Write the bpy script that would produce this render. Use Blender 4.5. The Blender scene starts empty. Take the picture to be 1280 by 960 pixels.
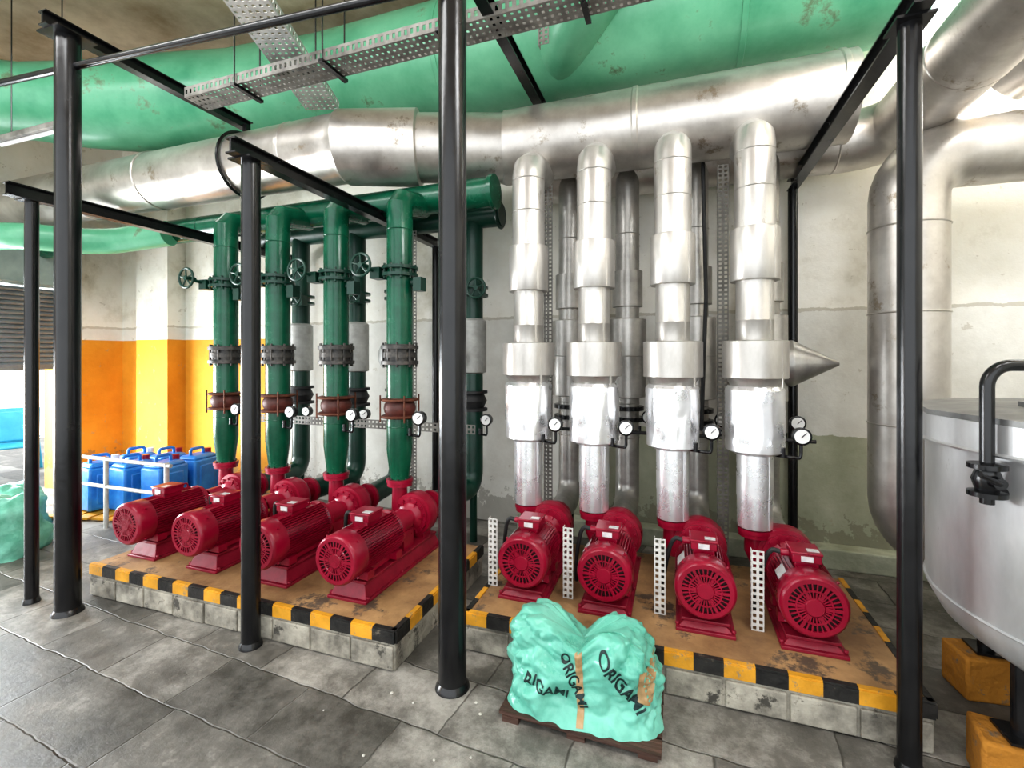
import bpy, bmesh, math, random
from mathutils import Vector, Matrix, noise
from mathutils.bvhtree import BVHTree
random.seed(3)
S=bpy.context.scene; COL=S.collection
V=Vector
PI=math.pi
# ------------------------------------------------------------ materials
def nmat(name,c1,c2=None,rough=.5,metal=0.,scale=6.,bump=0.,bscale=30.,rvar=.1,contrast=(.35,.65),stretch=None,spec=.5,worn=None):
    m=bpy.data.materials.new(name); m.use_nodes=True; nt=m.node_tree; N=nt.nodes; L=nt.links
    p=N['Principled BSDF']; p.inputs['Roughness'].default_value=rough; p.inputs['Metallic'].default_value=metal
    p.inputs['Specular IOR Level'].default_value=spec
    tc=N.new('ShaderNodeTexCoord'); src=tc.outputs['Object']
    if stretch:
        mp=N.new('ShaderNodeMapping'); mp.inputs['Scale'].default_value=stretch; L.new(src,mp.inputs[0]); src=mp.outputs[0]
    nz=N.new('ShaderNodeTexNoise'); nz.inputs['Scale'].default_value=scale; nz.inputs['Detail'].default_value=6; nz.inputs['Roughness'].default_value=.65
    L.new(src,nz.inputs['Vector'])
    r=N.new('ShaderNodeValToRGB'); r.color_ramp.elements[0].position=contrast[0]; r.color_ramp.elements[1].position=contrast[1]
    r.color_ramp.elements[0].color=(*c1,1); r.color_ramp.elements[1].color=(*(c2 or c1),1)
    L.new(nz.outputs['Fac'],r.inputs[0]); colout=r.outputs[0]
    if worn:   # (colour, threshold, scale)
        n3=N.new('ShaderNodeTexNoise'); n3.inputs['Scale'].default_value=worn[2]; n3.inputs['Detail'].default_value=8; n3.inputs['Roughness'].default_value=.75; L.new(src,n3.inputs['Vector'])
        mm=N.new('ShaderNodeMapRange'); mm.inputs[1].default_value=worn[1]; mm.inputs[2].default_value=worn[1]+.06; L.new(n3.outputs['Fac'],mm.inputs[0])
        mx=N.new('ShaderNodeMixRGB'); mx.inputs[2].default_value=(*worn[0],1); L.new(mm.outputs[0],mx.inputs[0]); L.new(colout,mx.inputs[1]); colout=mx.outputs[0]
    L.new(colout,p.inputs['Base Color'])
    mr=N.new('ShaderNodeMapRange'); mr.inputs[3].default_value=max(0,rough-rvar); mr.inputs[4].default_value=min(1,rough+rvar)
    L.new(nz.outputs['Fac'],mr.inputs[0]); L.new(mr.outputs[0],p.inputs['Roughness'])
    if bump:
        n2=N.new('ShaderNodeTexNoise'); n2.inputs['Scale'].default_value=bscale; n2.inputs['Detail'].default_value=4
        L.new(src,n2.inputs['Vector'])
        b=N.new('ShaderNodeBump'); b.inputs['Strength'].default_value=bump; b.inputs['Distance'].default_value=.02
        L.new(n2.outputs['Fac'],b.inputs['Height']); L.new(b.outputs[0],p.inputs['Normal'])
    return m
BLACK=nmat('black_paint',(.005,.005,.006),(.012,.012,.013),.24,0,8,.03,30)
RUBBER=nmat('black_rubber',(.012,.012,.013),(.03,.03,.03),.6)
RED=nmat('crimson_paint',(.22,.002,.020),(.33,.004,.034),.3,0,5,.05,25)
REDD=nmat('crimson_paint_dusty',(.18,.003,.018),(.29,.009,.033),.45,0,9,.08,25,worn=((.24,.09,.08),.66,12))
DARK=nmat('dark_void',(.018,.002,.004),(.03,.004,.007),.7)
GREEN=nmat('dark_green_paint',(.0,.06,.031),(.004,.11,.056),.25,0,5,.05,20)
GREEND=nmat('black_green_paint',(.003,.03,.019),(.006,.055,.035),.35,0,5,.08,20)
DUCT=nmat('light_green_paint',(.055,.27,.15),(.19,.50,.31),.34,0,1.3,.08,6,contrast=(.32,.68),worn=((.12,.19,.11),.58,2.6))
CLAD=nmat('aged_aluminium',(.42,.39,.36),(.66,.63,.59),.36,.78,2.6,.14,8,.14,worn=((.34,.29,.23),.59,4))
CLADL=nmat('pale_aluminium',(.44,.42,.39),(.68,.66,.63),.38,.72,4,.12,10,.1,stretch=(1,1,.35),worn=((.36,.32,.27),.62,8))
CLADD=nmat('dull_grey_aluminium',(.30,.29,.27),(.54,.52,.49),.38,.72,4,.12,12,.12)
FOIL=nmat('bright_foil',(.86,.87,.89),(.95,.95,.96),.28,.8,8,.08,12,.06)
GREYV=nmat('grey_jacket',(.30,.30,.28),(.46,.46,.44),.55,.2,8,.2,20)
RUST=nmat('rusty_steel',(.07,.025,.015),(.18,.06,.03),.6,.3,20,.2,50)
RUBR=nmat('red_oxide_bellows',(.05,.018,.014),(.13,.03,.02),.55,0,12,.1,40)
BOLT=nmat('dark_steel_bolts',(.04,.04,.04),(.12,.11,.10),.45,.6,20)
GALV=nmat('galvanised_steel',(.42,.42,.40),(.60,.60,.58),.5,.4,10,.05,40)
GALVD=nmat('dull_galvanised_steel',(.12,.11,.10),(.28,.27,.245),.55,.3,9,.05,40)
CONC=nmat('plinth_stone',(.13,.12,.10),(.46,.43,.36),.85,0,6,1.0,9,worn=((.07,.065,.055),.56,8))
PTOP=nmat('worn_ochre_plinth_top',(.22,.12,.055),(.46,.28,.13),.6,0,3.5,.25,18,worn=((.12,.085,.06),.56,4))
YEL=nmat('yellow_paint',(.56,.27,.02),(.76,.37,.03),.5,0,9,.2,40,worn=((.30,.23,.14),.57,14))
BLK=nmat('black_stripe_paint',(.008,.008,.008),(.03,.028,.025),.5,0,14,.2,40,worn=((.14,.12,.09),.60,14))
WOOD=nmat('dark_wet_wood',(.035,.018,.012),(.10,.05,.035),.7,0,6,.5,20,stretch=(.3,4,4))
TARP=nmat('teal_plastic_sheet',(.11,.42,.32),(.21,.58,.46),.30,0,5,.6,10,.1)
TAPE=nmat('brown_packing_tape',(.32,.20,.09),(.46,.31,.16),.22,0,12)
INK=nmat('dark_print',(.006,.02,.02),(.008,.03,.03),.5)
WHITE=nmat('white_enamel',(.75,.75,.73),(.85,.85,.83),.4)
WORNW=nmat('worn_white_steel',(.50,.49,.46),(.74,.73,.70),.5,.1,14,.1,30,worn=((.30,.27,.22),.58,18))
LABEL=nmat('silver_label',(.6,.6,.6),(.8,.8,.8),.4,.3,30)
BLUE=nmat('blue_plastic',(.01,.14,.55),(.04,.28,.72),.4,0,6,.1)
CYAN=nmat('cyan_plastic',(.03,.32,.52),(.06,.42,.62),.4)
TANK=nmat('brushed_tank_steel',(.42,.42,.42),(.64,.64,.64),.40,.5,2.5,.08,8,.12,stretch=(1,1,.4),worn=((.32,.31,.29),.60,5))
TANKL=nmat('grey_tank_lid',(.16,.16,.16),(.32,.32,.31),.5,.4,5)
SHUT=nmat('grey_shutter_steel',(.14,.16,.18),(.22,.25,.27),.4,.3,5)
BOXG=nmat('shutter_housing_paint',(.20,.26,.25),(.30,.36,.34),.5,0,3)
CEIL=nmat('stained_tan_ceiling',(.36,.25,.15),(.74,.62,.48),.85,0,1.3,.1,10)
BRICKY=nmat('orange_painted_brick',(.34,.14,.015),(.54,.24,.03),.85,0,5,.6,30,contrast=(.2,.8),worn=((.18,.14,.10),.56,9))
SACK=nmat('green_woven_sack',(.10,.36,.25),(.22,.54,.42),.6,0,8,.4,20)
TUBE=nmat('white_lamp_tube',(.8,.8,.8),(.85,.85,.85),.3)

def wallmat():
    m=bpy.data.materials.new('painted_plaster_wall'); m.use_nodes=True; nt=m.node_tree; N=nt.nodes; L=nt.links
    p=N['Principled BSDF']; p.inputs['Roughness'].default_value=.8
    g=N.new('ShaderNodeNewGeometry'); sx=N.new('ShaderNodeSeparateXYZ'); L.new(g.outputs['Position'],sx.inputs[0])
    def noise_(sc,det=6):
        n=N.new('ShaderNodeTexNoise'); n.inputs['Scale'].default_value=sc; n.inputs['Detail'].default_value=det; n.inputs['Roughness'].default_value=.7
        L.new(g.outputs['Position'],n.inputs['Vector']); return n.outputs['Fac']
    def math_(op,a,b):
        n=N.new('ShaderNodeMath'); n.operation=op
        for i,x in enumerate((a,b)):
            if isinstance(x,(int,float)): n.inputs[i].default_value=x
            else: L.new(x,n.inputs[i])
        return n.outputs[0]
    def ramp(f,stops):
        r=N.new('ShaderNodeValToRGB'); e=r.color_ramp.elements
        while len(e)<len(stops): e.new(.5)
        for i,(pos,c) in enumerate(stops): e[i].position=pos; e[i].color=(*c,1)
        L.new(f,r.inputs[0]); return r.outputs[0]
    def mix(f,a,b):
        n=N.new('ShaderNodeMixRGB'); L.new(f,n.inputs[0])
        for i,x in ((1,a),(2,b)):
            if isinstance(x,tuple): n.inputs[i].default_value=(*x,1)
            else: L.new(x,n.inputs[i])
        return n.outputs[0]
    n1=noise_(1.6); n2=noise_(9)
    cream=ramp(n1,[(.3,(.60,.56,.46)),(.48,(.83,.80,.72)),(.7,(.90,.88,.82))])
    zz=math_('ADD',sx.outputs[2],math_('MULTIPLY',math_('SUBTRACT',n2,.5),.06))
    pale=ramp(n1,[(.3,(.60,.58,.52)),(.7,(.82,.81,.76))])
    c=mix(math_('LESS_THAN',zz,1.83),cream,pale)
    edge=math_('LESS_THAN',math_('ABSOLUTE',math_('SUBTRACT',zz,1.84),0),.012)
    c=mix(math_('MULTIPLY',edge,.5),c,(.28,.24,.16))
    dado=ramp(n1,[(.3,(.30,.31,.21)),(.7,(.50,.51,.39))])
    c=mix(math_('MULTIPLY',math_('LESS_THAN',zz,.92),math_('GREATER_THAN',sx.outputs[0],-.9)),c,dado)
    org=ramp(n1,[(.3,(.60,.24,.012)),(.7,(.80,.36,.03))])
    om=math_('MULTIPLY',math_('LESS_THAN',sx.outputs[0],-4.05),math_('LESS_THAN',sx.outputs[2],1.69))
    c=mix(om,c,org)
    gr=math_('MULTIPLY',math_('LESS_THAN',math_('ADD',sx.outputs[2],n2),.75),.5)
    c=mix(gr,c,(.16,.14,.10))
    spk=math_('MULTIPLY',math_('GREATER_THAN',n2,.64),.4)
    c=mix(spk,c,(.36,.31,.22))
    L.new(c,p.inputs['Base Color'])
    b=N.new('ShaderNodeBump'); b.inputs['Strength'].default_value=.3; b.inputs['Distance'].default_value=.02
    L.new(n2,b.inputs['Height']); L.new(b.outputs[0],p.inputs['Normal'])
    return m
WALL=wallmat()
def floormat():
    m=bpy.data.materials.new('flagstone_floor'); m.use_nodes=True; nt=m.node_tree; N=nt.nodes; L=nt.links
    p=N['Principled BSDF']
    g=N.new('ShaderNodeNewGeometry')
    nz=N.new('ShaderNodeTexNoise'); nz.inputs['Scale'].default_value=5; nz.inputs['Detail'].default_value=6; L.new(g.outputs['Position'],nz.inputs['Vector'])
    sub=N.new('ShaderNodeVectorMath'); sub.operation='SUBTRACT'; sub.inputs[1].default_value=(.5,.5,.5); L.new(nz.outputs['Color'],sub.inputs[0])
    sc=N.new('ShaderNodeVectorMath'); sc.operation='SCALE'; sc.inputs['Scale'].default_value=.05; L.new(sub.outputs[0],sc.inputs[0])
    ad=N.new('ShaderNodeVectorMath'); L.new(g.outputs['Position'],ad.inputs[0]); L.new(sc.outputs[0],ad.inputs[1])
    mp=N.new('ShaderNodeMapping'); mp.inputs['Rotation'].default_value=(0,0,math.radians(4)); L.new(ad.outputs[0],mp.inputs[0])
    br=N.new('ShaderNodeTexBrick'); br.inputs['Scale'].default_value=1; br.inputs['Brick Width'].default_value=.50; br.inputs['Row Height'].default_value=.32
    br.inputs['Mortar Size'].default_value=.006; br.inputs['Mortar Smooth'].default_value=1; br.inputs['Bias'].default_value=0
    br.offset=.37; br.squash=1.4; br.squash_frequency=3
    br.inputs['Color1'].default_value=(.0,.0,.0,1); br.inputs['Color2'].default_value=(1,1,1,1); br.inputs['Mortar'].default_value=(.5,.5,.5,1)
    L.new(mp.outputs[0],br.inputs['Vector'])
    n1=N.new('ShaderNodeTexNoise'); n1.inputs['Scale'].default_value=1.7; n1.inputs['Detail'].default_value=14; n1.inputs['Roughness'].default_value=.78; L.new(g.outputs['Position'],n1.inputs['Vector'])
    am=N.new('ShaderNodeMath'); am.operation='MULTIPLY_ADD'; am.inputs[1].default_value=.15; L.new(br.outputs['Color'],am.inputs[0]); L.new(n1.outputs['Fac'],am.inputs[2])
    r=N.new('ShaderNodeValToRGB'); e=r.color_ramp.elements; e.new(.5)
    for i,(q,c) in enumerate([(.44,(.055,.052,.045)),(.58,(.155,.146,.13)),(.72,(.40,.38,.345))]): e[i].position=q; e[i].color=(*c,1)
    L.new(am.outputs[0],r.inputs[0])
    mx=N.new('ShaderNodeMixRGB'); mx.inputs[2].default_value=(.055,.05,.04,1)
    mf=N.new('ShaderNodeMath'); mf.operation='MULTIPLY'; mf.inputs[1].default_value=.6; L.new(br.outputs['Fac'],mf.inputs[0])
    L.new(mf.outputs[0],mx.inputs[0]); L.new(r.outputs[0],mx.inputs[1]); L.new(mx.outputs[0],p.inputs['Base Color'])
    mr=N.new('ShaderNodeMapRange'); mr.inputs[1].default_value=.35; mr.inputs[2].default_value=.65; mr.inputs[3].default_value=.32; mr.inputs[4].default_value=.7
    L.new(n1.outputs['Fac'],mr.inputs[0]); L.new(mr.outputs[0],p.inputs['Roughness'])
    h=N.new('ShaderNodeMath'); h.operation='SUBTRACT'; L.new(n1.outputs['Fac'],h.inputs[0]); L.new(br.outputs['Fac'],h.inputs[1])
    b=N.new('ShaderNodeBump'); b.inputs['Strength'].default_value=.55; b.inputs['Distance'].default_value=.02; L.new(h.outputs[0],b.inputs['Height']); L.new(b.outputs[0],p.inputs['Normal'])
    return m
FLOOR=floormat()
# ------------------------------------------------------------ mesh builder
class B:
    def __init__(s): s.bm=bmesh.new(); s.mi=0
    def face(s,vs):
        try: f=s.bm.faces.new(vs); f.material_index=s.mi; return f
        except ValueError: pass
    def lathe(s,prof,o=(0,0,0),ax=(0,0,1),seg=32,cap=True,a0=0,a1=2*PI):
        o=V(o); q=V(ax).normalized().to_track_quat('Z','Y'); full=abs(a1-a0-2*PI)<1e-6
        n=seg if full else seg+1; rings=[]
        for t,r in prof:
            rings.append([s.bm.verts.new(o+q@V((r*math.cos(a0+(a1-a0)*i/seg),r*math.sin(a0+(a1-a0)*i/seg),t))) for i in range(n)])
        for a,b in zip(rings,rings[1:]):
            for i in range(seg):
                j=(i+1)%n; s.face([a[i],a[j],b[j],b[i]])
        if cap: s.face(rings[0][::-1]); s.face(rings[-1])
        return s
    def cyl(s,p0,p1,r,r1=None,seg=24):
        p0=V(p0);p1=V(p1); l=(p1-p0).length; return s.lathe([(0,r),(l,r if r1 is None else r1)],p0,p1-p0,seg)
    def tube(s,path,r,seg=24,cap=True):
        P=[V(p) for p in path]; n=len(P); R=r if isinstance(r,(list,tuple)) else [r]*n
        T=[]
        for i in range(n):
            a=(P[i]-P[i-1]).normalized() if i>0 else None; b=(P[i+1]-P[i]).normalized() if i<n-1 else None
            T.append(((a or b)+(b or a)).normalized())
        up=V((0,0,1)) if abs(T[0].z)<.9 else V((0,1,0))
        u=T[0].cross(up).normalized(); rings=[]
        for i in range(n):
            u=(u-T[i]*u.dot(T[i])).normalized(); w=T[i].cross(u)
            rings.append([s.bm.verts.new(P[i]+R[i]*(math.cos(2*PI*k/seg)*u+math.sin(2*PI*k/seg)*w)) for k in range(seg)])
        for a,b in zip(rings,rings[1:]):
            for k in range(seg): s.face([a[k],a[(k+1)%seg],b[(k+1)%seg],b[k]])
        if cap: s.face(rings[0][::-1]); s.face(rings[-1])
        return s
    def box(s,c,d,rot=None,org=None):
        c=V(c); vs=[]
        for x in(-.5,.5):
            for y in(-.5,.5):
                for z in(-.5,.5):
                    v=V((x*d[0],y*d[1],z*d[2]))
                    if rot: v=rot@v
                    vs.append(s.bm.verts.new(c+v))
        for f in((0,1,3,2),(4,6,7,5),(0,4,5,1),(2,3,7,6),(0,2,6,4),(1,5,7,3)): s.face([vs[i] for i in f])
        return s
    def prism(s,y0,y1,z0,z1,w0,w1,dy=0,cx=0):
        vs=[s.bm.verts.new(V(p)) for p in((cx-w0,y0,z0),(cx+w0,y0,z0),(cx+w0,y1,z0),(cx-w0,y1,z0),(cx-w1,y0+dy,z1),(cx+w1,y0+dy,z1),(cx+w1,y1-dy,z1),(cx-w1,y1-dy,z1))]
        for f in((3,2,1,0),(4,5,6,7),(0,1,5,4),(1,2,6,5),(2,3,7,6),(3,0,4,7)): s.face([vs[i] for i in f])
        return s
    def torus(s,c,ax,R,r,seg=32,rs=8):
        c=V(c); q=V(ax).normalized().to_track_quat('Z','Y'); rings=[]
        for i in range(seg):
            a=2*PI*i/seg; rings.append([s.bm.verts.new(c+q@V(((R+r*math.cos(b))*math.cos(a),(R+r*math.cos(b))*math.sin(a),r*math.sin(b)))) for b in [2*PI*k/rs for k in range(rs)]])
        for i in range(seg):
            a=rings[i]; b=rings[(i+1)%seg]
            for k in range(rs): s.face([a[k],b[k],b[(k+1)%rs],a[(k+1)%rs]])
        return s
    def bolts(s,c,ax,R,n,r,h):
        q=V(ax).normalized().to_track_quat('Z','Y')
        for i in range(n):
            a=2*PI*(i+.5)/n; p=V(c)+q@V((R*math.cos(a),R*math.sin(a),-h/2)); s.lathe([(0,r),(h,r)],p,ax,6)
        return s
    def perf(s,o,u,v,L,W,nu,nv,hf=.55):
        o=V(o);u=V(u).normalized();v=V(v).normalized()
        def cuts(T,n):
            c=T/n; out=[0]
            for i in range(n): out+= [c*(i+.5-hf/2),c*(i+.5+hf/2)]
            return out+[T]
        cu=cuts(L,nu); cv=cuts(W,nv)
        g=[[s.bm.verts.new(o+u*a+v*b) for b in cv] for a in cu]
        for i in range(len(cu)-1):
            for j in range(len(cv)-1):
                if i%2==1 and j%2==1: continue
                s.face([g[i][j],g[i+1][j],g[i+1][j+1],g[i][j+1]])
        return s
    def mk(s,name,mats,parent=None,loc=(0,0,0),smooth=True,ang=38,bevel=0,solid=0):
        bmesh.ops.recalc_face_normals(s.bm,faces=s.bm.faces)
        me=bpy.data.meshes.new(name); s.bm.to_mesh(me); s.bm.free()
        if not isinstance(mats,(list,tuple)): mats=[mats]
        for m in mats: me.materials.append(m)
        if smooth:
            for p in me.polygons: p.use_smooth=True
            me.set_sharp_from_angle(angle=math.radians(ang))
        o=bpy.data.objects.new(name,me); COL.objects.link(o); o.location=loc
        if parent: o.parent=parent
        if solid: k=o.modifiers.new('t','SOLIDIFY'); k.thickness=solid
        if bevel:
            k=o.modifiers.new('b','BEVEL'); k.width=bevel; k.segments=2; k.limit_method='ANGLE'; k.angle_limit=math.radians(40)
        return o
def fil(pts,r,n=8):
    P=[V(p) for p in pts]; out=[P[0]]
    for i in range(1,len(P)-1):
        a=(P[i-1]-P[i]); b=(P[i+1]-P[i]); ra=min(r,a.length*.49); rb=min(r,b.length*.49)
        A=P[i]+a.normalized()*ra; Bq=P[i]+b.normalized()*rb
        for k in range(n+1):
            t=k/n
            w1=.7071; d=(1-t)**2+2*w1*t*(1-t)+t*t
            out.append(((1-t)**2*A+2*w1*t*(1-t)*P[i]+t*t*Bq)/d)
    out.append(P[-1]); return out
def root(name,label,cat,loc=(0,0,0),group=None):
    e=bpy.data.objects.new(name,None); e.empty_display_size=.1; COL.objects.link(e); e.location=loc
    e['label']=label; e['category']=cat
    if group: e['group']=group
    return e
def tag(o,label,cat,group=None,kind=None):
    o['label']=label
    o['category']=cat
    if group: o['group']=group
    if kind: o['kind']=kind
    return o
def dup(o,loc=None,parent=None):
    kids=list(o.children); n=o.copy(); COL.objects.link(n)
    if parent: n.parent=parent
    if loc is not None: n.location=loc
    for k in kids: dup(k,None,n)
    return n
def struct(o): o['kind']='structure'; return o
# ------------------------------------------------------------ room shell
YW=4.0; XL=-6.6; XR=3.2; ZC=4.5
b=B(); b.box((-3.5,1.0,-.05),(15,10,.1)); struct(b.mk('floor',FLOOR,smooth=False))
b=B(); b.box(((XL+XR)/2,1.2,ZC+.05),(XR-XL+.4,6.2,.1)); struct(b.mk('ceiling',CEIL,smooth=False))
b=B()
b.box(((XL+1.45)/2,YW+.1,ZC/2),(1.45-XL,.2,ZC)); b.box(((1.45+XR)/2,YW+.1,3.3/2),(XR-1.45,.2,3.3)); b.box(((1.45+XR)/2,YW+.1,4.4),(XR-1.45,.2,.2))
struct(b.mk('wall_back',WALL,smooth=False))
b=B(); b.box((-5.75,3.9,ZC/2),(.52,.22,ZC)); struct(b.mk('trim_1',WALL,smooth=False))
b=B(); b.box((XL-.1,3.66,ZC/2),(.2,.68,ZC)); b.box((XL-.1,1.65,(2.6+ZC)/2),(.2,3.34,ZC-2.6)); b.box((XL-.1,-.65,ZC/2),(.2,1.3,ZC))
struct(b.mk('wall_left',WALL,smooth=False))
b=B(); b.box((XR+.1,1.2,ZC/2),(.2,5.8,ZC)); struct(b.mk('wall_right',WALL,smooth=False))
LEDGE=nmat('pale_green_ledge',(.36,.38,.28),(.54,.56,.44),.8,0,6,.3)
b=B(); b.box((.9,3.93,.07),(4.4,.14,.14)); struct(b.mk('baseboard_back',LEDGE,smooth=False,bevel=.01))
b=B()
for x in(1.45,2.0,2.6,3.15): b.box((x,YW+.05,3.8),(.05,.05,1.0))
b.box((2.3,YW+.05,3.32),(1.75,.06,.05)); b.box((2.3,YW+.05,4.28),(1.75,.06,.05)); b.box((2.3,YW+.05,3.8),(1.75,.03,.03))
struct(b.mk('window_1',WHITE,smooth=False))
e=root('roller_shutter','half-raised grey steel roller shutter with painted housing','shutter',(XL,1.65,2.24))
b=B(); b.box((.14,0,.19),(.28,3.5,.36)); b.mk('shutter_housing',BOXG,e,bevel=.01)
b=B()
n=17
for i in range(n):
    z=-.05*i; b.lathe([(0,.028),(3.3,.028)],(0.02,-1.65,z-.03),(0,1,0),8)
b.box((.02,0,-.05*n-.02),(.04,3.3,.04)); b.mk('shutter_curtain',SHUT,e)
for y in(-1.68,1.68):
    b=B(); b.box((.03,y,-1.1),(.07,.06,2.24)); b.mk('guide_rail',SHUT,e)
# ------------------------------------------------------------ plinths
PH=.19
def plinth(x0,x1,y0,y1,label,sides):
    e=root('equipment_plinth',label,'plinth',((x0+x1)/2,y0,0))
    w=x1-x0; d=y1-y0
    b=B(); b.box((0,d/2,(PH-.01)/2),(w,d,PH-.01))
    n=int(w/.24)
    for i in range(n):
        s_=w/n; b.box((-w/2+s_*(i+.5),-.002,.062+random.uniform(-.004,.004)),(s_-.012,.016+random.uniform(-.005,.006),.112))
    b.mk('plinth_body',CONC,e,smooth=False,bevel=.010)
    b=B(); b.box((0,d/2,PH-.004),(w-.02,d-.02,.012)); b.mk('plinth_top',PTOP,e,smooth=False)
    b=B(); n=round(w/.125); s_=w/n; t=.010; hh=.056
    for i in range(n):
        b.mi=i%2; x=-w/2+s_*(i+.5)
        b.box((x,-t/2,PH-hh/2),(s_,t,hh)); b.box((x,.008,PH+.003),(s_,.016+t,.008))
    m=round(d/.125); sd=d/m
    for sx in sides:
        for i in range(m):
            b.mi=(i+1)%2; y=sd*(i+.5)
            b.box((sx*(w/2+t/2),y,PH-hh/2),(t,sd,hh)); b.box((sx*(w/2-.008),y,PH+.003),(.016+t,sd,.008))
    b.mk('edge_stripe',[YEL,BLK],e,smooth=False)
    return e
plinth(-3.48,-1.26,1.93,3.0,'low stone plinth with striped edge under green-piped pumps',(1,))
plinth(-1.02,.92,2.2,3.25,'low stone plinth with striped edge under silver-piped pumps',(-1,1))
# ------------------------------------------------------------ pump sets
def make_pump(loc,h,R,ym,L,yv,off,ntop,label,group):
    e=root('pump_set',label,'pump',loc,group)
    hb=h-R-.02
    b=B(); b.box((0,(yv+.14)/2,.008),(2*R*.95,yv+.14,.016)); b.prism(0.015,yv+.12,.016,hb,R*.86,R*.62,.03); b.box((0,(yv+.12)/2,hb),(2*R*.78,yv+.06,.014))
    for sx in(-1,1):
        for yy in(.03,yv*.5,yv+.1): b.lathe([(0,.011),(.014,.011)],(sx*R*.9,yy,.016),(0,0,1),6)
    b.mk('base_frame',REDD,e,bevel=.003)
    L=L+ym
    m=B(); rb=R*.84
    m.lathe([(ym+.10,rb*.98),(ym+.11,rb),(L-.03,rb),(L-.02,R*.93),(L,R*.93),(L+.02,R*.75),(L+.035,R*.4),(L+.05,.04)],(0,0,h),(0,1,0),40)
    nf=52; ml=L-ym; mc=(L+ym+.08)/2
    for i in range(nf):
        a=2*PI*i/nf
        if abs(a-PI/2)<.25 or abs(a-3*PI/2)<.3: continue
        rot=Matrix.Rotation(a,3,'Y'); m.box(V((0,mc,h))+rot@V((rb+.007,0,0)),(.024,ml-.13,.0035),rot)
    ft=max(ym+.15,.06)
    for sx in(-1,1):
        for yy in(ft,L-.06): m.box((sx*R*.62,yy,h-R*.86),(R*.5,.06,R*.32))
    m.box((0,(ft+L-.03)/2,h-R*.88),(R*1.1,L-ft+.02,R*.3))
    m.torus((0,ym+ml*.8,h+R+.012),(1,0,0),.018,.005,16,6)
    mo=m.mk('motor',RED,e)
    c=B(); c.lathe([(.11,R*.99),(.108,R),(.02,R),(.008,R*.97),(0,R*.90),(0,R*.76),(.012,R*.76)],(0,ym,h),(0,1,0),48,cap=False)
    nb=30
    for i in range(nb):
        a=2*PI*i/nb; rot=Matrix.Rotation(a,3,'Y'); c.box(V((0,ym+.004,h))+rot@V((R*.54,0,0)),(R*.50,.006,.0060 if i%5 else .014),rot)
    for rr in(.52,): c.torus((0,ym+.004,h),(0,1,0),R*rr,.005,40,6)
    c.lathe([(0,R*.26),(.01,R*.31)],(0,ym-.003,h),(0,1,0),24)
    for i in range(4):
        a=PI/4+i*PI/2; c.lathe([(0,.007),(.01,.007)],(R*math.cos(a),ym+.06,h+R*math.sin(a)),(math.cos(a),0,math.sin(a)),6)
    c.mk('fan_cowl',RED,mo)
    c=B(); c.lathe([(0,R*.82),(.004,R*.82)],(0,ym+.016,h),(0,1,0),32); c.mk('fan_grille_backing',DARK,mo)
    yt=ym+ml*.55
    c=B(); c.box((0,yt,h+R*.88),(.10,.12,R*.3)); c.box((0,yt,h+R+.022),(.12,.13,.04)); c.box((0,yt,h+R+.046),(.13,.14,.012)); c.cyl((-.06,yt,h+R+.02),(-.10,yt,h+R+.02),.017); c.mk('terminal_box',RED,mo,bevel=.004)
    c=B(); c.box((.03,yt-.03,h+R+.0535),(.05,.035,.002)); c.mk('nameplate',LABEL,mo)
    c=B(); c.box((.0,yt-.0665,h+R+.022),(.05,.003,.025)); c.mk('nameplate',LABEL,mo)
    rot=Matrix.Rotation(-.9,3,'Y'); c=B(); c.box(V((0,yt-.05,h))+rot@V((0,0,R*.84+.021)),(.05,.09,.003),rot); c.mk('nameplate',LABEL,mo)
    c=B(); c.tube(fil([(-.10,yt,h+R+.02),(-R-.01,yt,h+R+.03),(-R-.05,yt+.05,h*.9),(-R-.06,yt+.1,.02)],.07),.011,10); c.mk('power_cable',RUBBER,mo)
    p=B(); Rv=R*1.08
    p.lathe([(yv-.17,.035),(yv-.15,.05),(yv-.11,.055),(yv-.095,.085),(yv-.088,.09),(yv-.084,Rv*.84),(yv-.060,Rv*.84),(yv-.058,Rv*.97),(yv-.035,Rv),(yv-.01,Rv*.985),(yv+.01,Rv*.985),(yv+.035,Rv),(yv+.055,Rv*.92),(yv+.07,.10),(yv+.12,.07),(yv+.17,.065)],(0,0,h),(0,1,0),40)
    p.bolts((0,yv-.086,h),(0,1,0),Rv*.76,14,.008,.020)
    p.tube([(off*.8,yv,h-.08),(off,yv,h),(off,yv,h+.05),(off,yv,ntop)],[.05,.056,.054,.048],20)
    for a in range(6):
        rot=Matrix.Rotation(a*PI/3,3,'Y'); p.box(V((0,yv-.09,h))+rot@V((.075,0,0)),(.05,.02,.008),rot)
    p.box((0,yv,hb+.5*(h-Rv-hb)+.02),(R*1.2,.1,max(.04,h-Rv-hb+.06)))
    p.lathe([(L+.05,.025),(yv-.16,.025)],(0,0,h),(0,1,0),16)
    po=p.mk('pump_casing',RED,e)
    p=B(); p.lathe([(-.022,.09),(0,.09)],(off,yv,ntop),(0,0,1),28); p.lathe([(-.045,.085),(-.024,.085)],(off,yv,ntop),(0,0,1),28); p.mk('discharge_flange',RED,po)
    p=B(); p.bolts((off,yv,ntop-.02),(0,0,1),.07,8,.007,.06); p.mk('flange_bolt',BOLT,po)
    p=B(); p.lathe([(yv+.17,.10),(yv+.195,.10)],(0,0,h),(0,1,0),28); p.mk('suction_flange',RED,po)
    ya=L+.055; yb=yv-.165
    if yb-ya>.02:
        g=B(); g.lathe([(0,.075),(yb-ya,.075)],(0,ya,h),(0,1,0),20,cap=False,a0=0,a1=2*PI); g.box((0,(ya+yb)/2,(hb+h)/2-.02),(.15,yb-ya,h-hb-.03)); g.mk('coupling_guard',RED,e)
    return e
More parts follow.
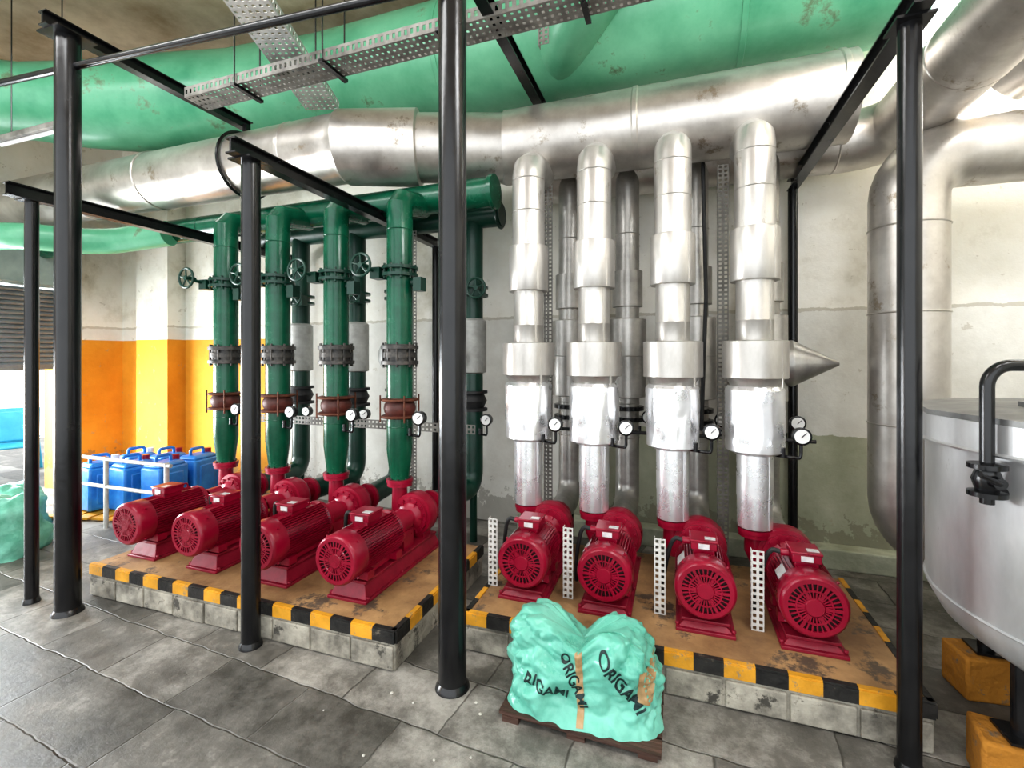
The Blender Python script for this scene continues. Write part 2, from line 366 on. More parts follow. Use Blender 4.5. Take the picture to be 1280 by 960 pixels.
LM=[-1.66,-2.19,-2.73,-3.26]; LD=[-1.79,-2.32,-2.86,-3.39]
p0=make_pump((LM[0],2.08,PH+.002),.25,.132,-.09,.48,.72,-.13,.47,'crimson electric motor and centrifugal pump under green riser pipe','crimson pumps under green pipes')
for x in LM[1:]: dup(p0,(x,2.08,PH+.002))
RM=[-.778,-.343,.13,.574]; RD=[x-.15 for x in RM]
p0=make_pump((RM[0],2.38,PH+.002),.205,.138,0,.36,.62,-.15,.33,'crimson electric motor and pump under silver insulated riser pipe','crimson pumps under silver pipes')
for x in RM[1:]: dup(p0,(x,2.38,PH+.002))
# ------------------------------------------------------------ gauges / wheels
def gauge(parent,x,y,z,sx=1):
    b=B(); b.tube(fil([(0,0,z-.12),(x*.9,y,z-.12),(x,y,z-.12),(x,y,z-.03)],.03,5),.009,8); b.lathe([(-.02,.044),(.02,.048),(.024,.042)],(x,y,z),(0,-1,0),24,cap=True); b.cyl((x*.6,y*.9,z-.12),(x*.6,y*.9,z-.07),.012)
    g=b.mk('pressure_gauge',BLACK,parent)
    b=B(); b.lathe([(0,.037),(.002,.037)],(x,y-.024,z),(0,-1,0),24); b.mi=1; b.box((x+.008,y-.028,z+.008),(.034,.002,.004),Matrix.Rotation(-.8,3,'Y')); b.mk('gauge_dial',[WHITE,BLACK],g)
def handwheel(parent,x,y,z,mat=GREEND,R=.074):
    b=B(); b.torus((x,y,z),(0,1,0),R,.009,28,8)
    for k in range(5):
        a=k*2*PI/5+.4; b.cyl((x,y,z),(x+R*math.cos(a),y,z+R*math.sin(a)),.006,seg=8)
    b.lathe([(-.012,.018),(.07,.016)],(x,y,z),(0,1,0),12)
    return b.mk('handwheel',mat,parent)
# ------------------------------------------------------------ green risers
def green_riser(x):
    e=root('green_riser_pipe','dark green vertical discharge pipe with bolted flanges, valve and handwheel','pipe',(x,2.8,.66),'green discharge risers')
    z0=-.66
    b=B(); r=.088
    b.lathe([(0,.064),(.02,.066),(.20,r),(.42,r)],(0,0,0),(0,0,1),32); b.lathe([(.54,r),(.80,r)],(0,0,0),(0,0,1),32)
    b.tube([(0,0,.9)]+fil([(0,0,1.30),(0,0,2.56+z0),(0,.31,2.62+z0)],.04,1),r,32)
    for z in(.36,1.70): b.torus((0,0,z),(0,0,1),r,.003,32,6)
    b.mk('pipe',GREEN,e,ang=30)
    b=B()
    for z in(1.455,1.56): b.lathe([(z+z0-.012,.126),(z+z0+.012,.126)],(0,0,0),(0,0,1),36)
    b.lathe([(1.49+z0,.116),(1.525+z0,.116)],(0,0,0),(0,0,1),36)
    b.lathe([(1.44+z0,.1),(1.58+z0,.1)],(0,0,0),(0,0,1),28); b.bolts((0,0,1.508+z0),(0,0,1),.112,8,.008,.165)
    b.mk('bolted_flange',BOLT,e)
    b=B()
    b.lathe([(1.075+z0,.09),(1.08+z0,.118),(1.095+z0,.118),(1.1+z0,.092),(1.12+z0,.104),(1.145+z0,.108),(1.17+z0,.104),(1.19+z0,.092),(1.195+z0,.118),(1.21+z0,.118),(1.215+z0,.09)],(0,0,0),(0,0,1),36)
    bo=b.mk('rubber_bellows',RUBR,e)
    b=B(); b.bolts((0,0,1.145+z0),(0,0,1),.132,4,.006,.18)
    for z in(1.088,1.202): b.torus((0,0,z+z0),(0,0,1),.118,.009,32,8)
    b.mk('tie_rod',RUST,bo)
    b=B()
    for z in(2.05,2.10): b.lathe([(z+z0-.01,.122),(z+z0+.01,.122)],(0,0,0),(0,0,1),36)
    b.bolts((0,0,2.075+z0),(0,0,1),.108,10,.008,.1)
    b.cyl((0,0,2.075+z0),(-.14,-.05,2.075+z0),.022); b.box((-.14,-.05,2.065+z0),(.075,.09,.075)); b.cyl((-.15,-.05,2.075+z0),(-.165,-.14,2.09+z0),.012)
    b.cyl((.1,0,2.0+z0),(.15,0,2.0+z0),.03); b.box((.165,-.02,1.98+z0),(.06,.07,.09))
    v=b.mk('butterfly_valve',GREEND,e)
    handwheel(v,-.17,-.20,2.10+z0)
    gauge(e,.19,-.06,1.09+z0)
    return e
g0=green_riser(LD[0])
for x in LD[1:]: dup(g0,(x,2.8,.66))
def green_suction(x,sx):
    e=root('suction_riser_pipe','dark green vertical suction pipe with grey valve jacket and handwheel','pipe',(x,3.5,.44),'green suction risers')
    z0=-.44
    b=B(); b.tube(fil([(sx,-.50,0),(sx*.3,-.22,0),(0,0,0.0),(0,0,2.2)],.14,8),.078,28); b.cyl((0,0,-.44),(0,0,-.02),.03); b.mk('pipe',GREEND,e)
    b=B(); b.lathe([(1.36+z0,.08),(1.37+z0,.105),(1.78+z0,.105),(1.80+z0,.08)],(0,0,0),(0,0,1),28); b.lathe([(0,.07),(.11,.07),(.12,.1),(.14,.1),(.16,.06)],(0,0,1.5+z0),(-.7,-.7,.0),24); b.mk('valve_jacket',GREYV,e)
    b=B(); b.lathe([(1.98+z0,.12),(2.0+z0,.12)],(0,0,0),(0,0,1),28); b.lathe([(2.04+z0,.12),(2.06+z0,.12)],(0,0,0),(0,0,1),28); b.cyl((0,0,2.02+z0),(.09,-.1,2.02+z0),.022); b.box((.1,-.1,2.0+z0),(.07,.07,.09)); b.cyl((.1,-.1,2.02+z0),(.11,-.16,2.02+z0),.012)
    v=b.mk('butterfly_valve',GREEND,e); handwheel(v,.11,-.2,2.02+z0)
    b=B(); b.lathe([(1.06+z0,.115),(1.08+z0,.115),(1.085+z0,.085),(1.14+z0,.11),(1.195+z0,.085),(1.2+z0,.115),(1.22+z0,.115)],(0,0,0),(0,0,1),28); b.mk('rubber_bellows',RUBBER,e)
    gauge(e,.15,-.08,1.0+z0)
    return e
for x,mx in zip((-1.55,-2.25,-2.68,-3.3),LM): green_suction(x,mx-x)
# ------------------------------------------------------------ silver risers
def silver_riser(x):
    e=root('silver_riser_pipe','insulated aluminium-clad vertical discharge pipe with bright foil lower sleeve','pipe',(x,3.0,.522),'silver discharge risers')
    z0=-.522
    def sec(prof,name,mat,seam=None):
        b=B(); b.lathe([(z+z0,r) for z,r in prof],(0,0,0),(0,0,1),40)
        if seam: b.box((seam*.7,-seam*.714,(prof[0][0]+prof[-1][0])/2+z0),(.012,.004,(prof[-1][0]-prof[0][0])*.96),Matrix.Rotation(PI/4,3,'Z'))
        return b.mk(name,mat,e)
    sec([(.522,.06),(.53,.092),(.7,.093),(.70,.095),(.955,.095)],'foil_pipe_wrap',FOIL,.095)
    b=B()
    nz_=18; ns=64; ring=[]
    for i in range(nz_+1):
        t=i/nz_; z=.945+t*(1.33-.945)
        base=.152*(1-.28*max(0,(.03-t)/.03)-.10*max(0,(t-.98)/.02))
        row=[]
        for k in range(ns):
            a=2*PI*k/ns; nn=noise.noise(V((math.cos(a)*2.6,math.sin(a)*2.6,z*3.5+x*3)))+.7*abs(noise.noise(V((math.cos(a)*5,math.sin(a)*5,z*7+x))))+.3*noise.noise(V((math.cos(a)*10,math.sin(a)*10,z*18+x)))
            rr=base+.009*nn; row.append(b.bm.verts.new((rr*math.cos(a),rr*math.sin(a),z+z0)))
        ring.append(row)
    for i in range(nz_):
        for k in range(ns): b.face([ring[i][k],ring[i][(k+1)%ns],ring[i+1][(k+1)%ns],ring[i+1][k]])
    b.face(ring[0][::-1]); b.face(ring[-1]); b.mk('foil_valve_jacket',FOIL,e,ang=30)
    sec([(1.32,.12),(1.372,.150),(1.374,.168),(1.378,.172),(1.582,.172),(1.586,.168),(1.588,.10)],'flange_insulation_box',CLADL,.172)
    sec([(1.58,.099),(1.70,.099),(1.702,.1005),(1.705,.099),(1.94,.099)],'pipe_cladding',CLADL,.10)
    sec([(1.925,.095),(1.927,.128),(1.93,.130),(2.215,.130),(2.222,.127),(2.224,.10)],'valve_insulation_box',CLADL,.130)
    b=B(); b.tube(fil([(0,0,2.21+z0),(0,0,2.765+z0),(0,.28,2.80+z0)],.08,2),.108,36)
    for z in(2.45,2.66): b.torus((0,0,z+z0),(0,0,1),.108,.003,36,6)
    b.mk('pipe_cladding',CLADL,e,ang=30)
    gauge(e,.21,-.10,1.07+z0)
    return e
for x in RD: silver_riser(x)
def silver_suction(x,i):
    e=root('suction_riser_pipe','dull aluminium-clad vertical suction pipe behind bright risers','pipe',(x,3.6,.405),'silver suction risers')
    z0=-.405
    b=B(); b.tube(fil([(0,-.40,0),(0,0,0),(0,0,2.5),(0,.14,2.55)],.16,8),.086,28)
    for z in(.9,1.15,2.0,2.4): b.torus((0,0,z+z0),(0,0,1),.086,.004,28,6)
    b.mk('pipe_cladding',CLADD,e)
    b=B(); b.cyl((0,0,-.405),(0,0,-.06),.03); b.box((0,0,-.40),(.12,.12,.01)); b.mk('pipe_foot',BLACK,e)
    b=B(); b.lathe([(1.19+z0,.09),(1.20+z0,.135),(1.77+z0,.135),(1.78+z0,.085)],(0,0,0),(0,0,1),32); b.torus((0,0,1.5+z0),(0,0,1),.135,.004,28,6); b.mk('valve_insulation_box',CLADD,e)
    b=B(); b.lathe([(1.86+z0,.085),(1.865+z0,.110),(2.125+z0,.110),(2.13+z0,.085)],(0,0,0),(0,0,1),32); b.mk('valve_insulation_box',CLADD,e)
    if i==3:
        b=B(); b.lathe([(0,.13),(.15,.155),(.16,.155),(.42,.012)],(0,0,1.45+z0),(1,-.1,.0),28); b.mk('strainer_cone_jacket',CLADD,e)
    b=B(); b.lathe([(1.10+z0,.12),(1.13+z0,.12)],(0,0,0),(0,0,1),28); b.lathe([(1.02+z0,.12),(1.05+z0,.12)],(0,0,0),(0,0,1),28); b.mk('bolted_flange',BLACK,e)
    gauge(e,.16,-.14,1.07+z0)
for i,x in enumerate(RM): silver_suction(x,i)
# ------------------------------------------------------------ headers & ducts
def bands(b,pts,h=.006,w=.02):
    for (p,d,rr) in pts: b.lathe([(-w,rr),(-w*.6,rr+h),(w*.6,rr+h),(w,rr)],p,d,40)
b=B(); b.tube([(-6.58,2.9,3.04),(-3.4,2.9,3.04),(-2.32,2.9,3.04),(-2.3,2.9,3.04),(-1.80,3.08,3.04),(-1.79,3.084,3.04),(-1.22,3.29,3.04),(-1.2,3.3,3.04),(.97,3.3,3.035)],[.235,.24,.245,.264,.272,.242,.244,.258,.258],48)
bands(b,[((x,2.9,3.04),(1,0,0),.242) for x in(-5.2,-4.3,-2.75)]+[((x,3.3,3.04),(1,0,0),.256) for x in(-.25,.9)])
tag(b.mk('header_pipe',CLAD,ang=25),'large aged aluminium-clad horizontal header pipe above the risers','pipe')
b=B(); b.torus((-3.3,2.9,3.04),(1,0,0),.255,.012,40,8); b.box((-3.3,2.9,3.32),(.04,.02,.12))
tag(b.mk('pipe_clamp',BLACK),'black strap clamp around the large silver header pipe','pipe clamp')
b=B(); b.tube([(-6.58,3.1,2.64),(-1.2,3.1,2.66)],.105,32)
for x in(-5,-4,-1.22): b.torus((x,3.1,2.645),(1,0,0),.106,.005,32,6)
b.lathe([(0,.12),(.03,.12)],(-1.23,3.1,2.66),(1,0,0),32)
tag(b.mk('green_header_pipe',GREEN),'dark green horizontal header pipe feeding the green risers','pipe')
b=B(); b.tube([(-3.9,3.5,2.62),(-1.3,3.5,2.62)],.09,28); b.torus((-1.32,3.5,2.62),(1,0,0),.1,.012)
tag(b.mk('green_header_pipe',GREEND),'dark green horizontal suction header pipe against the wall','pipe')
b=B(); b.tube(fil([(-6.3,2.3,2.50),(-5.2,2.3,2.50),(-4.9,2.80,2.52),(-4.3,2.98,2.60)],.2),.11,28)
for x in(-5.9,-5.4): b.torus((x,2.3,2.50),(1,0,0),.11,.006)
b.cyl((-6.0,2.3,2.5),(-6.0,2.3,ZC),.008,seg=8)
tag(b.mk('green_branch_pipe',DUCT),'light green horizontal branch pipe below the silver header','pipe')
DY=3.50
b=B(); P=fil([(-6.30,1.55,3.58),(-4.7,2.7,3.64),(-3.3,DY,3.90),(1.38,DY,3.90)],.5,6); n=len(P)
b.tube(P,[.28+.16*min(1,i/(n*.6)) for i in range(n)],48)
for x in(-1.7,.4): b.lathe([(-.02,.44),(-.016,.446),(.016,.446),(.02,.44)],(x,DY,3.90),(1,0,0),48)
tag(b.mk('overhead_duct',DUCT),'huge light green painted overhead duct under the ceiling','duct')
b=B(); b.tube(fil([(-.95,3.86,3.72),(-.70,3.1,3.70),(-.2,2.84,4.1),(.5,2.84,4.15),(1.38,2.84,4.15)],.35,8),.22,32)
tag(b.mk('overhead_branch_duct',DUCT),'light green branch duct curling beneath the huge overhead duct','duct')
b=B(); b.tube(fil([(-6.3,.75,3.95),(-5.0,1.35,3.98),(-3.9,1.55,4.25),(-2.6,1.55,4.28)],.4,6),.15,32)
tag(b.mk('overhead_branch_duct',DUCT),'slimmer light green duct passing close under the tan ceiling','duct')
b=B(); b.tube(fil([(-1.05,3.72,2.93),(1.32,3.72,2.93),(1.36,3.3,2.98),(1.36,.2,3.02)],.28,8),.19,36)
for y in(2.9,2.2,1.5): b.torus((1.36,y,2.99),(0,1,0),.19,.006,36,6)
for x in(-.4,.35,1.0): b.torus((x,3.72,2.93),(1,0,0),.19,.006,36,6)
tag(b.mk('suction_header_pipe',CLAD),'dull aluminium-clad suction header pipe bending out along the room','pipe')
b=B()
b.tube(fil([(3.18,3.38,2.66),(1.285,3.38,2.66),(1.285,3.38,.42),(1.75,3.38,.42),(3.18,3.38,.42)],.24,7),.19,36)
for z in(2.25,1.75,1.1): b.torus((1.285,3.38,z),(0,0,1),.191,.005,36,6)
for x in(1.9,2.5): b.torus((x,3.38,2.66),(1,0,0),.19,.008,36,6)
b.box((1.9,3.38,.12),(.08,.2,.24))
tag(b.mk('drop_pipe',CLAD),'large aluminium-clad vertical drop pipe with bottom elbow by the wall','pipe')
b=B(); b.tube(fil([(1.75,3.5,3.1),(2.05,3.1,3.35),(2.1,1.2,3.5)],.3,6),.17,32); b.torus((2.07,2.6,3.39),(0,1,.08),.17,.01)
tag(b.mk('return_pipe',CLAD),'dull aluminium-clad overhead return pipe near the window','pipe')
# ------------------------------------------------------------ support frames
def chan(b,p0,p1,w=.06,h=.07):
    p0=V(p0);p1=V(p1); l=(p1-p0).length; q=(p1-p0).to_track_quat('Y','Z').to_matrix(); c=(p0+p1)/2
    b.box(c+q@V((0,0,h/2)),(w,l,.008),q); b.box(c-q@V((0,0,h/2)),(w,l,.008),q); b.box(c,(.012,l,h),q)
def frame(x,y,r,top,bx,by,rear,label,posttop=None):
    e=root('pipe_support_frame',label,'support frame',(x,y,0))
    pt=posttop or top
    b=B(); b.cyl((0,0,.002),(0,0,pt),r,seg=28); b.lathe([(0,r*1.25),(.012,r*1.2),(.03,r)],(0,0,0),(0,0,1),24)
    if not posttop: b.box((0,0,pt+.004),(r*3.2,r*3.2,.01))
    b.mk('post',BLACK,e)
    b=B(); zb=top+.045 if not posttop else top; chan(b,(0,-.12 if not posttop else r*.5,zb),(bx,by-y,zb),.065,.07); b.mk('beam',BLACK,e)
    if rear:
        b=B(); b.cyl((bx,rear-y,.0),(bx,rear-y,top+.01),.032,seg=20); b.mk('rear_post',BLACK,e)
frame(-2.08,1.86,.046,2.50,-.03,3.93,3.9,'black steel post and overhead beam between the green-piped pumps')
frame(-3.363,1.75,.061,3.36,0,3.0,None,'thick black steel post and overhead beam beside the striped plinth')
frame(-3.71,1.75,.034,2.44,0,3.93,3.9,'slim black steel post and overhead beam beyond the plinth')
frame(.80,2.09,.037,2.70,.0,3.93,3.9,'black steel post and overhead beam beside the silver-piped plinth')
frame(-.958,1.93,.063,3.38,0,3.95,None,'thick black steel column rising to the ceiling between plinths',ZC)
b=B(); b.cyl((-5.6,1.68,3.26),(-.90,1.845,3.12),.02,seg=12)
tag(b.mk('conduit_pipe',BLACK),'thin black conduit spanning between the tall posts','pipe')
# ------------------------------------------------------------ perforated trays
def tray(p0,p1,w,label,mat,hangers=(),side=.05):
    p0=V(p0);p1=V(p1); d=p1-p0; l=d.length; u=d.normalized(); v=u.cross(V((0,0,1))).normalized(); o=p0-v*w/2
    e=root('cable_tray',label,'cable tray',p0)
    b=B(); n=int(l/.04); b.perf(o-p0,u,v,l,w,n,max(2,int(w/.04)),.42)
    nu=v.cross(u).normalized(); nu=nu if nu.z>0 else -nu
    b.perf(o-p0,u,nu,l,side,n,1,.45); b.perf(o-p0+v*w,u,nu,l,side,n,1,.45)
    b.mk('perforated_tray',mat,e,smooth=False,solid=.003)
    for t in hangers:
        for s_ in(-1,1):
            b=B(); p=u*(l*t)+v*(w/2+.012)*s_; b.cyl(p+V((0,0,-.02)),p+V((0,0,ZC-p0.z-(d.z*t))),.005,seg=8); b.mk('hanger_rod',BLACK,e)
        b=B(); b.box(u*(l*t)+V((0,0,-.015)),(w+.06,.03,.02),Matrix.Rotation(math.atan2(v.y,v.x),3,'Z')); b.mk('hanger_bracket',BLACK,e)
tray((-3.25,2.45,3.31),(.75,2.45,3.35),.18,'dull perforated steel cable tray crossing over the header',GALVD,(.12,.3,.5,.7),.07)
tray((-2.10,1.35,3.60),(-2.60,2.98,3.42),.26,'pale perforated steel cable tray running back to the ducts',GALV,(.75,),.06)
def strip(x,y,z0,z1,label,mat,w=.05,grp=None):
    b=B(); n=int((z1-z0)/.028); b.perf((0,0,0),(0,0,1),(1,0,0),z1-z0,w,n,2,.55); b.perf((0,0,0),(0,0,1),(0,1,0),z1-z0,w*.6,n,1,.5)
    o=b.mk('perforated_upright',mat,None,(x,y,z0),smooth=False,solid=.003); tag(o,label,'cable tray',grp)
for m_ in RM: strip(m_-.235,2.50,PH+.003,.575,'short worn white perforated steel upright beside a crimson motor',WORNW,.055,'perforated uprights')
for x,y in((-.90,3.28),(.25,3.28),(-2.02,3.3)): strip(x,y,0,2.72 if x>-2 else 2.5,'tall dark perforated steel strip carrying cables between the pipes',GALVD,.065,'tall perforated strips')
strip(-.78,2.72,3.36,ZC-.01,'dark perforated steel strip hanging from the ceiling',GALVD,.065,'ceiling perforated strips')
strip(.22,2.55,3.36,ZC-.01,'dark perforated steel strip hanging from the ceiling',GALVD,.065,'ceiling perforated strips')
for x,y in((-.98,3.42),(.17,3.42)):
    b=B(); b.tube([(x,y,2.8),(x+.02,y,1.9),(x-.01,y-.02,1.0)],.013,10); tag(b.mk('hanging_cable',RUBBER),'black cable hanging between silver pipes','cable')
b=B(); b.tube(fil([(-1.1,3.3,.98),(.80,3.3,.98)],.1),.012,10); tag(b.mk('impulse_line',RUBBER),'thin black instrument line running behind silver risers','pipe')
b=B(); b.perf((-3.5,3.2,.92),(1,0,0),(0,0,1),2.1,.07,60,2,.5); tag(b.mk('perforated_rail',GALVD,smooth=False,solid=.003),'horizontal perforated steel rail behind the green risers','cable tray')
# ------------------------------------------------------------ tank on blocks
TX,TY,TR=1.665,2.251,.70
e=root('storage_tank','round grey steel tank with thick rim and flat lid','tank',(TX,TY,.19))
b=B(); b.lathe([(.12,.05),(.16,.3),(.22,.55),(.30,TR-.04),(.38,TR),(.98,TR),(.982,TR+.032),(1.085,TR+.032)],(0,0,0),(0,0,1),64); b.torus((0,0,.40),(0,0,1),TR,.006,64,6); b.torus((0,0,.985),(0,0,1),TR+.03,.008,64,6)
b.mk('tank_shell',TANK,e)
b=B(); b.lathe([(1.085,TR+.045),(1.105,TR+.045),(1.12,TR*.8),(1.13,.1)],(0,0,0),(0,0,1),12); b.box((-.3,-.1,1.13),(.3,.3,.02)); b.mk('tank_lid',TANKL,e)
for a in(195,262,330,130,60):
    a=math.radians(a); b=B(); b.cyl((.56*math.cos(a),.56*math.sin(a),0),(.56*math.cos(a),.56*math.sin(a),.30),.03); b.box((.56*math.cos(a),.56*math.sin(a),.005),(.12,.12,.01)); b.mk('leg',BLACK,e)
for a in(195,262,330,130,60):
    a=math.radians(a); b=B(); b.box((0,0,.094),(.25,.17,.188))
    o=b.mk('support_block',BRICKY,None,(TX+.56*math.cos(a),TY+.56*math.sin(a),0),bevel=.012); o.rotation_euler=(0,0,.25*math.sin(a*3)); tag(o,'orange-painted masonry block under a tank leg','block','orange blocks under the tank')
e=root('valve_pipe','black pipe with flanged gate valve bending over the tank lid','pipe',(.955,1.955,1.0))
b=B(); b.tube(fil([(0,0,.02),(0,0,.47),(.6,.12,.47)],.07),.019,16); b.cyl((0,0,.05),(.18,.12,.05),.02); b.mk('pipe',BLACK,e)
b=B(); b.lathe([(.04,.022),(.045,.05),(.06,.05),(.065,.03),(.10,.04),(.13,.03),(.135,.05),(.15,.05),(.155,.022)],(0,0,0),(0,0,1),20); b.cyl((0,0,.1),(-.0,-.07,.1),.018); b.cyl((-.0,-.07,.1),(-.06,-.09,.13),.008); b.mk('gate_valve',BLACK,e)
# ------------------------------------------------------------ wrapped bundle on pallet
e=root('wooden_pallet','small dark wet wooden pallet under the wrapped bundle','pallet',(-.37,1.985,0))
for i in range(4):
    b=B(); b.box((0,-.135+.09*i,.031),(.64,.075,.014),Matrix.Rotation(.02*(i-1.5),3,'Z')); b.mk('slat',WOOD,e)
for i in range(3):
    b=B(); b.box((-.27+.27*i,0,.012),(.07,.34,.024)); b.mk('bearer',WOOD,e)
e=root('wrapped_bundle','teal printed plastic-wrapped bundle bound with brown tape','package',(-.37,1.985,.039))
b=B(); NS=180; NT=80; rings=[]
def H(x): return .300+.060*math.exp(-((x+.19)/.12)**2)+.050*math.exp(-((x-.13)/.12)**2)-.055*math.exp(-((x+.01)/.05)**2)-.05*max(0,(x-.22)/.1)
for j in range(NT+1):
    ph=j/NT*PI/2; row=[]
    for i in range(NS):
        a=2*PI*i/NS; ca=math.cos(a); sa=math.sin(a)
        ex=.5; x=.30*math.copysign(abs(ca)**ex,ca); y=.145*math.copysign(abs(sa)**ex,sa)
        f=math.cos(ph)**.17 if j<NT else 0
        x*=f*(1+.17*math.sin(ph)); y*=f*(1-.08*math.sin(ph))
        z=H(x)*math.sin(ph)**.95
        p=V((x,y,z)); nv=V((ca,sa,.3*math.sin(ph))).normalized()
        q=V((x*5,y*5,z*5)); w=noise.noise(q*1.2)*.026+(abs(noise.noise(q*2.0+V((3,1,0))))-.25)*.065+(abs(noise.noise(q*5))-.2)*.026+(abs(noise.noise(V((x*30,y*30,z*14))))-.2)*.008
        sk=.02*max(0,1-z/.05)*(1+1.2*noise.noise(V((x*14,y*14,0))))
        row.append(b.bm.verts.new(p+nv*(w*min(1,.3+z*8)+sk)*(1 if j<NT-1 else .2)))
    rings.append(row)
for j in range(NT):
    for i in range(NS): b.face([rings[j][i],rings[j][(i+1)%NS],rings[j+1][(i+1)%NS],rings[j+1][i]])
for v in b.bm.verts: v.co.z=max(v.co.z,.0)
bt=BVHTree.FromBMesh(b.bm)
b.face(rings[0][::-1])
sheet=b.mk('plastic_sheet',TARP,e,ang=75)
def onto(x,z,off=.004):
    h=bt.ray_cast(V((x,-1,z)),V((0,1,0)))
    if h[0] is None: return None
    return V((x,h[0].y-off,z))
def patch(pts,w,name,mat):
    g=B(); n=60; L=[]
    for i in range(n+1):
        t=i/n; p=V(pts[0]).lerp(V(pts[1]),t); d=(V(pts[1])-V(pts[0])).normalized(); q=V((-d.y,d.x,0))
        row=[]
        for k in range(8):
            s_=p+q*w*(k/7-.5); c=onto(s_.x,s_.y,.003); row.append(g.bm.verts.new(c) if c else None)
        L.append(row)
    for a,c in zip(L,L[1:]):
        for k in range(7):
            f=[a[k],a[k+1],c[k+1],c[k]]
            if all(f): g.face(f)
    g.mk(name,mat,e,ang=80)
patch(((.0,.29,0),(.015,.01,0)),.028,'packing_tape',TAPE)
patch(((.27,.25,0),(.255,.13,0)),.06,'packing_tape',TAPE)
def text(s_,x,z,ang,size):
    cu=bpy.data.curves.new('t','FONT'); cu.body=s_; cu.size=size; cu.offset=size*.024
    o=bpy.data.objects.new('t',cu); COL.objects.link(o); bpy.context.view_layer.update()
    me=bpy.data.meshes.new_from_object(o.evaluated_get(bpy.context.evaluated_depsgraph_get())); bpy.data.objects.remove(o)
    g=B(); g.bm.from_mesh(me); bmesh.ops.triangulate(g.bm,faces=g.bm.faces)
    for _ in range(5):
        ed=[q for q in g.bm.edges if q.calc_length()>.007]
        if not ed: break
        bmesh.ops.subdivide_edges(g.bm,edges=ed,cuts=1); bmesh.ops.triangulate(g.bm,faces=g.bm.faces)
    ca,sa=math.cos(ang),math.sin(ang); bad=[]
    for v in g.bm.verts:
        X=x+v.co.x*ca-v.co.y*sa; Z=z+v.co.x*sa+v.co.y*ca; c=onto(X,Z,.0035)
        if c: v.co=c
        else: bad.append(v)
    if bad: bmesh.ops.delete(g.bm,geom=bad,context='VERTS')
    g.mk('printed_lettering',INK,e,smooth=False)
text('ORIGAMI',.075,.285,math.radians(-52),.062)
text('ORIGAMI',-.075,.255,math.radians(-66),.052)
text('RIGAMI',-.22,.13,math.radians(-14),.056)
# ------------------------------------------------------------ left corner objects
def jerry(loc,rz):
    e=root('jerrycan','blue plastic jerrycan with handle and screw cap','jerrycan',loc,'blue jerrycans'); e.rotation_euler=(0,0,rz)
    b=B(); b.box((0,0,.2),(.24,.30,.40)); b.box((0,0,.2),(.25,.2,.30)); b.prism(-.145,.145,.40,.44,.115,.09,.03); b.mk('body',BLUE,e,bevel=.02)
    b=B(); b.tube(fil([(0,-.09,.43),(0,-.09,.50),(0,.06,.50),(0,.06,.43)],.03),.015,10); b.mk('handle',BLUE,e)
    b=B(); b.lathe([(.43,.032),(.48,.032)],(0,.115,0),(0,0,1),16); b.mk('cap',WHITE if loc[0]<-5 else RED,e)
for i,(x,y) in enumerate(((-5.25,3.0),(-4.96,3.1),(-4.67,3.2),(-5.3,3.36),(-5.0,3.46),(-4.7,3.56))): jerry((x,y,.045),.1*(i%3-1))
b=B()
for i in range(8): b.box((-.55+.157*i,0,.025),(.12,.95,.02))
b.box((0,-.4,.008),(1.25,.06,.016)); b.box((0,.4,.008),(1.25,.06,.016)); o=b.mk('drip_pallet',YEL,None,(-4.98,3.27,.0)); o.rotation_euler=(0,0,.25); tag(o,'low yellow slatted pallet under blue jerrycans','pallet')
e=root('guard_railing','low grey pipe guard railing in front of jerrycans','railing',(-4.6,2.72,0))
for x in(-.75,-.1,.65): b=B(); b.cyl((x,0,0),(x,0,.62),.018); b.mk('railing_post',GALV,e)
for z in(.6,.36): b=B(); b.cyl((-.8,0,z),(.7,0,z),.016); b.mk('rail',GALV,e)
def chair(loc,rz):
    e=root('plastic_chair','blue moulded plastic chair outside the shutter opening','chair',loc,'blue plastic chairs'); e.rotation_euler=(0,0,rz)
    b=B(); b.box((0,0,.43),(.44,.42,.03)); b.mk('seat',CYAN,e,bevel=.012)
    b=B(); b.box((0,.21,.64),(.42,.03,.36),Matrix.Rotation(-.15,3,'X')); b.mk('backrest',CYAN,e,bevel=.012)
    for sx in(-1,1):
        for sy in(-1,1): b=B(); b.cyl((sx*.19,sy*.18,.43),(sx*.22,sy*.22,0),.018,seg=10); b.mk('leg',CYAN,e)
for l,r in(((-7.5,3.3,0),1.2),((-7.2,2.75,0),1.5),((-8.0,3.6,0),1.0)): chair(l,r)
for i,(x,y,r,h) in enumerate(((-4.90,2.08,.34,.42),(-5.48,2.45,.28,.36))):
    b=B(); rings=[]
    for j in range(21):
        ph=j/20*PI/2; row=[]
        for k in range(48):
            a=2*PI*k/48; f=math.cos(ph)**.5; p=V((r*f*math.cos(a),r*.8*f*math.sin(a),h*math.sin(ph)))
            p+=p.normalized()*(.08*noise.noise(p*5+V((i*7,0,0)))+.05*abs(noise.noise(p*11))); p.z=max(0,p.z); row.append(b.bm.verts.new(p))
        rings.append(row)
    for a,c in zip(rings,rings[1:]):
        for k in range(48): b.face([a[k],a[(k+1)%48],c[(k+1)%48],c[k]])
    b.face(rings[0][::-1]); tag(b.mk('covered_sack',SACK,None,(x,y,0),ang=80),'green plastic-sheeted lumpy sack near the opening','sack')
e=root('tube_light','hanging fluorescent tube fitting','light fixture',(-4.4,2.1,3.1))
b=B(); b.box((0,0,.03),(.9,.08,.04)); b.mk('lamp_housing',GALVD,e,bevel=.005)
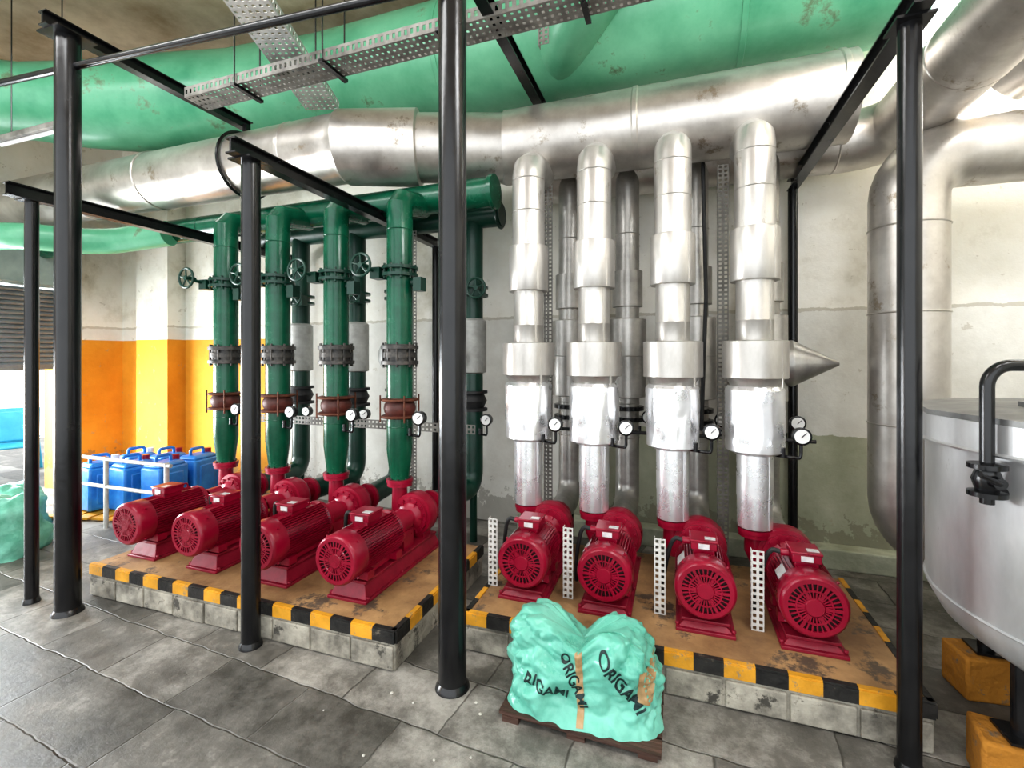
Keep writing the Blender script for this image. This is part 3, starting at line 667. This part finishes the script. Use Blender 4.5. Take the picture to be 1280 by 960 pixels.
b=B(); b.cyl((-.43,0,0),(.43,0,0),.014); b.mk('lamp_tube',TUBE,e)
for x in(-.3,.3): b=B(); b.cyl((x,0,.05),(x,0,1.4),.004,seg=6); b.mk('hanger_rod',BLACK,e)
STONE=nmat('pale_pebble',(.4,.38,.34),(.6,.58,.52),.8)
for i in range(22):
    x=random.uniform(-1.6,.9); y=random.uniform(1.2,1.9)
    b=B(); r=random.uniform(.004,.008); b.lathe([(0,r*.7),(r*.5,r),(r,r*.5)],(0,0,0),(0,0,1),7)
    tag(b.mk('pebble',STONE,None,(x,y,0)),'small pale stone chip on the flagstones','pebble','stone chips')
# ------------------------------------------------------------ light
w=bpy.data.worlds.new('w'); S.world=w; w.use_nodes=True; bg=w.node_tree.nodes['Background']; bg.inputs[0].default_value=(.93,.97,1,1); bg.inputs[1].default_value=2.4
def area(loc,rot,sx,sy,en,col=(1,1,1)):
    l=bpy.data.lights.new('daylight_and_fill','AREA'); l.shape='RECTANGLE'; l.size=sx; l.size_y=sy; l.energy=en; l.color=col
    o=bpy.data.objects.new('daylight_and_fill',l); COL.objects.link(o); o.location=loc; o.rotation_euler=rot; return o
area((-7.0,1.6,1.3),(0,math.radians(-90),0),2.0,3,650,(.93,.97,1))
area((2.3,4.3,3.8),(math.radians(-80),0,0),1.6,.9,130)
area((1.9,1.0,4.40),(math.radians(38),0,math.radians(8)),2.2,1.0,160,(.98,.99,1))  # added overhead fill to brighten the back wall; no skylight in this ceiling
area((-3.2,.6,4.40),(math.radians(40),0,0),3.0,1.0,120,(.98,.99,1))  # second unseen fill lamp, added high at the front left under the closed ceiling
# camera
cam=bpy.data.cameras.new('cam'); co=bpy.data.objects.new('cam',cam); COL.objects.link(co); S.camera=co
co.location=(0,0,1.5); co.rotation_euler=(PI/2,0,math.radians(19.2)); cam.sensor_width=36; cam.lens=36*589/1280; cam.shift_y=-35/1280; cam.clip_start=.05
S.view_settings.view_transform='Standard'
try: S.view_settings.look='Medium High Contrast'
except Exception: pass
S.view_settings.exposure=0
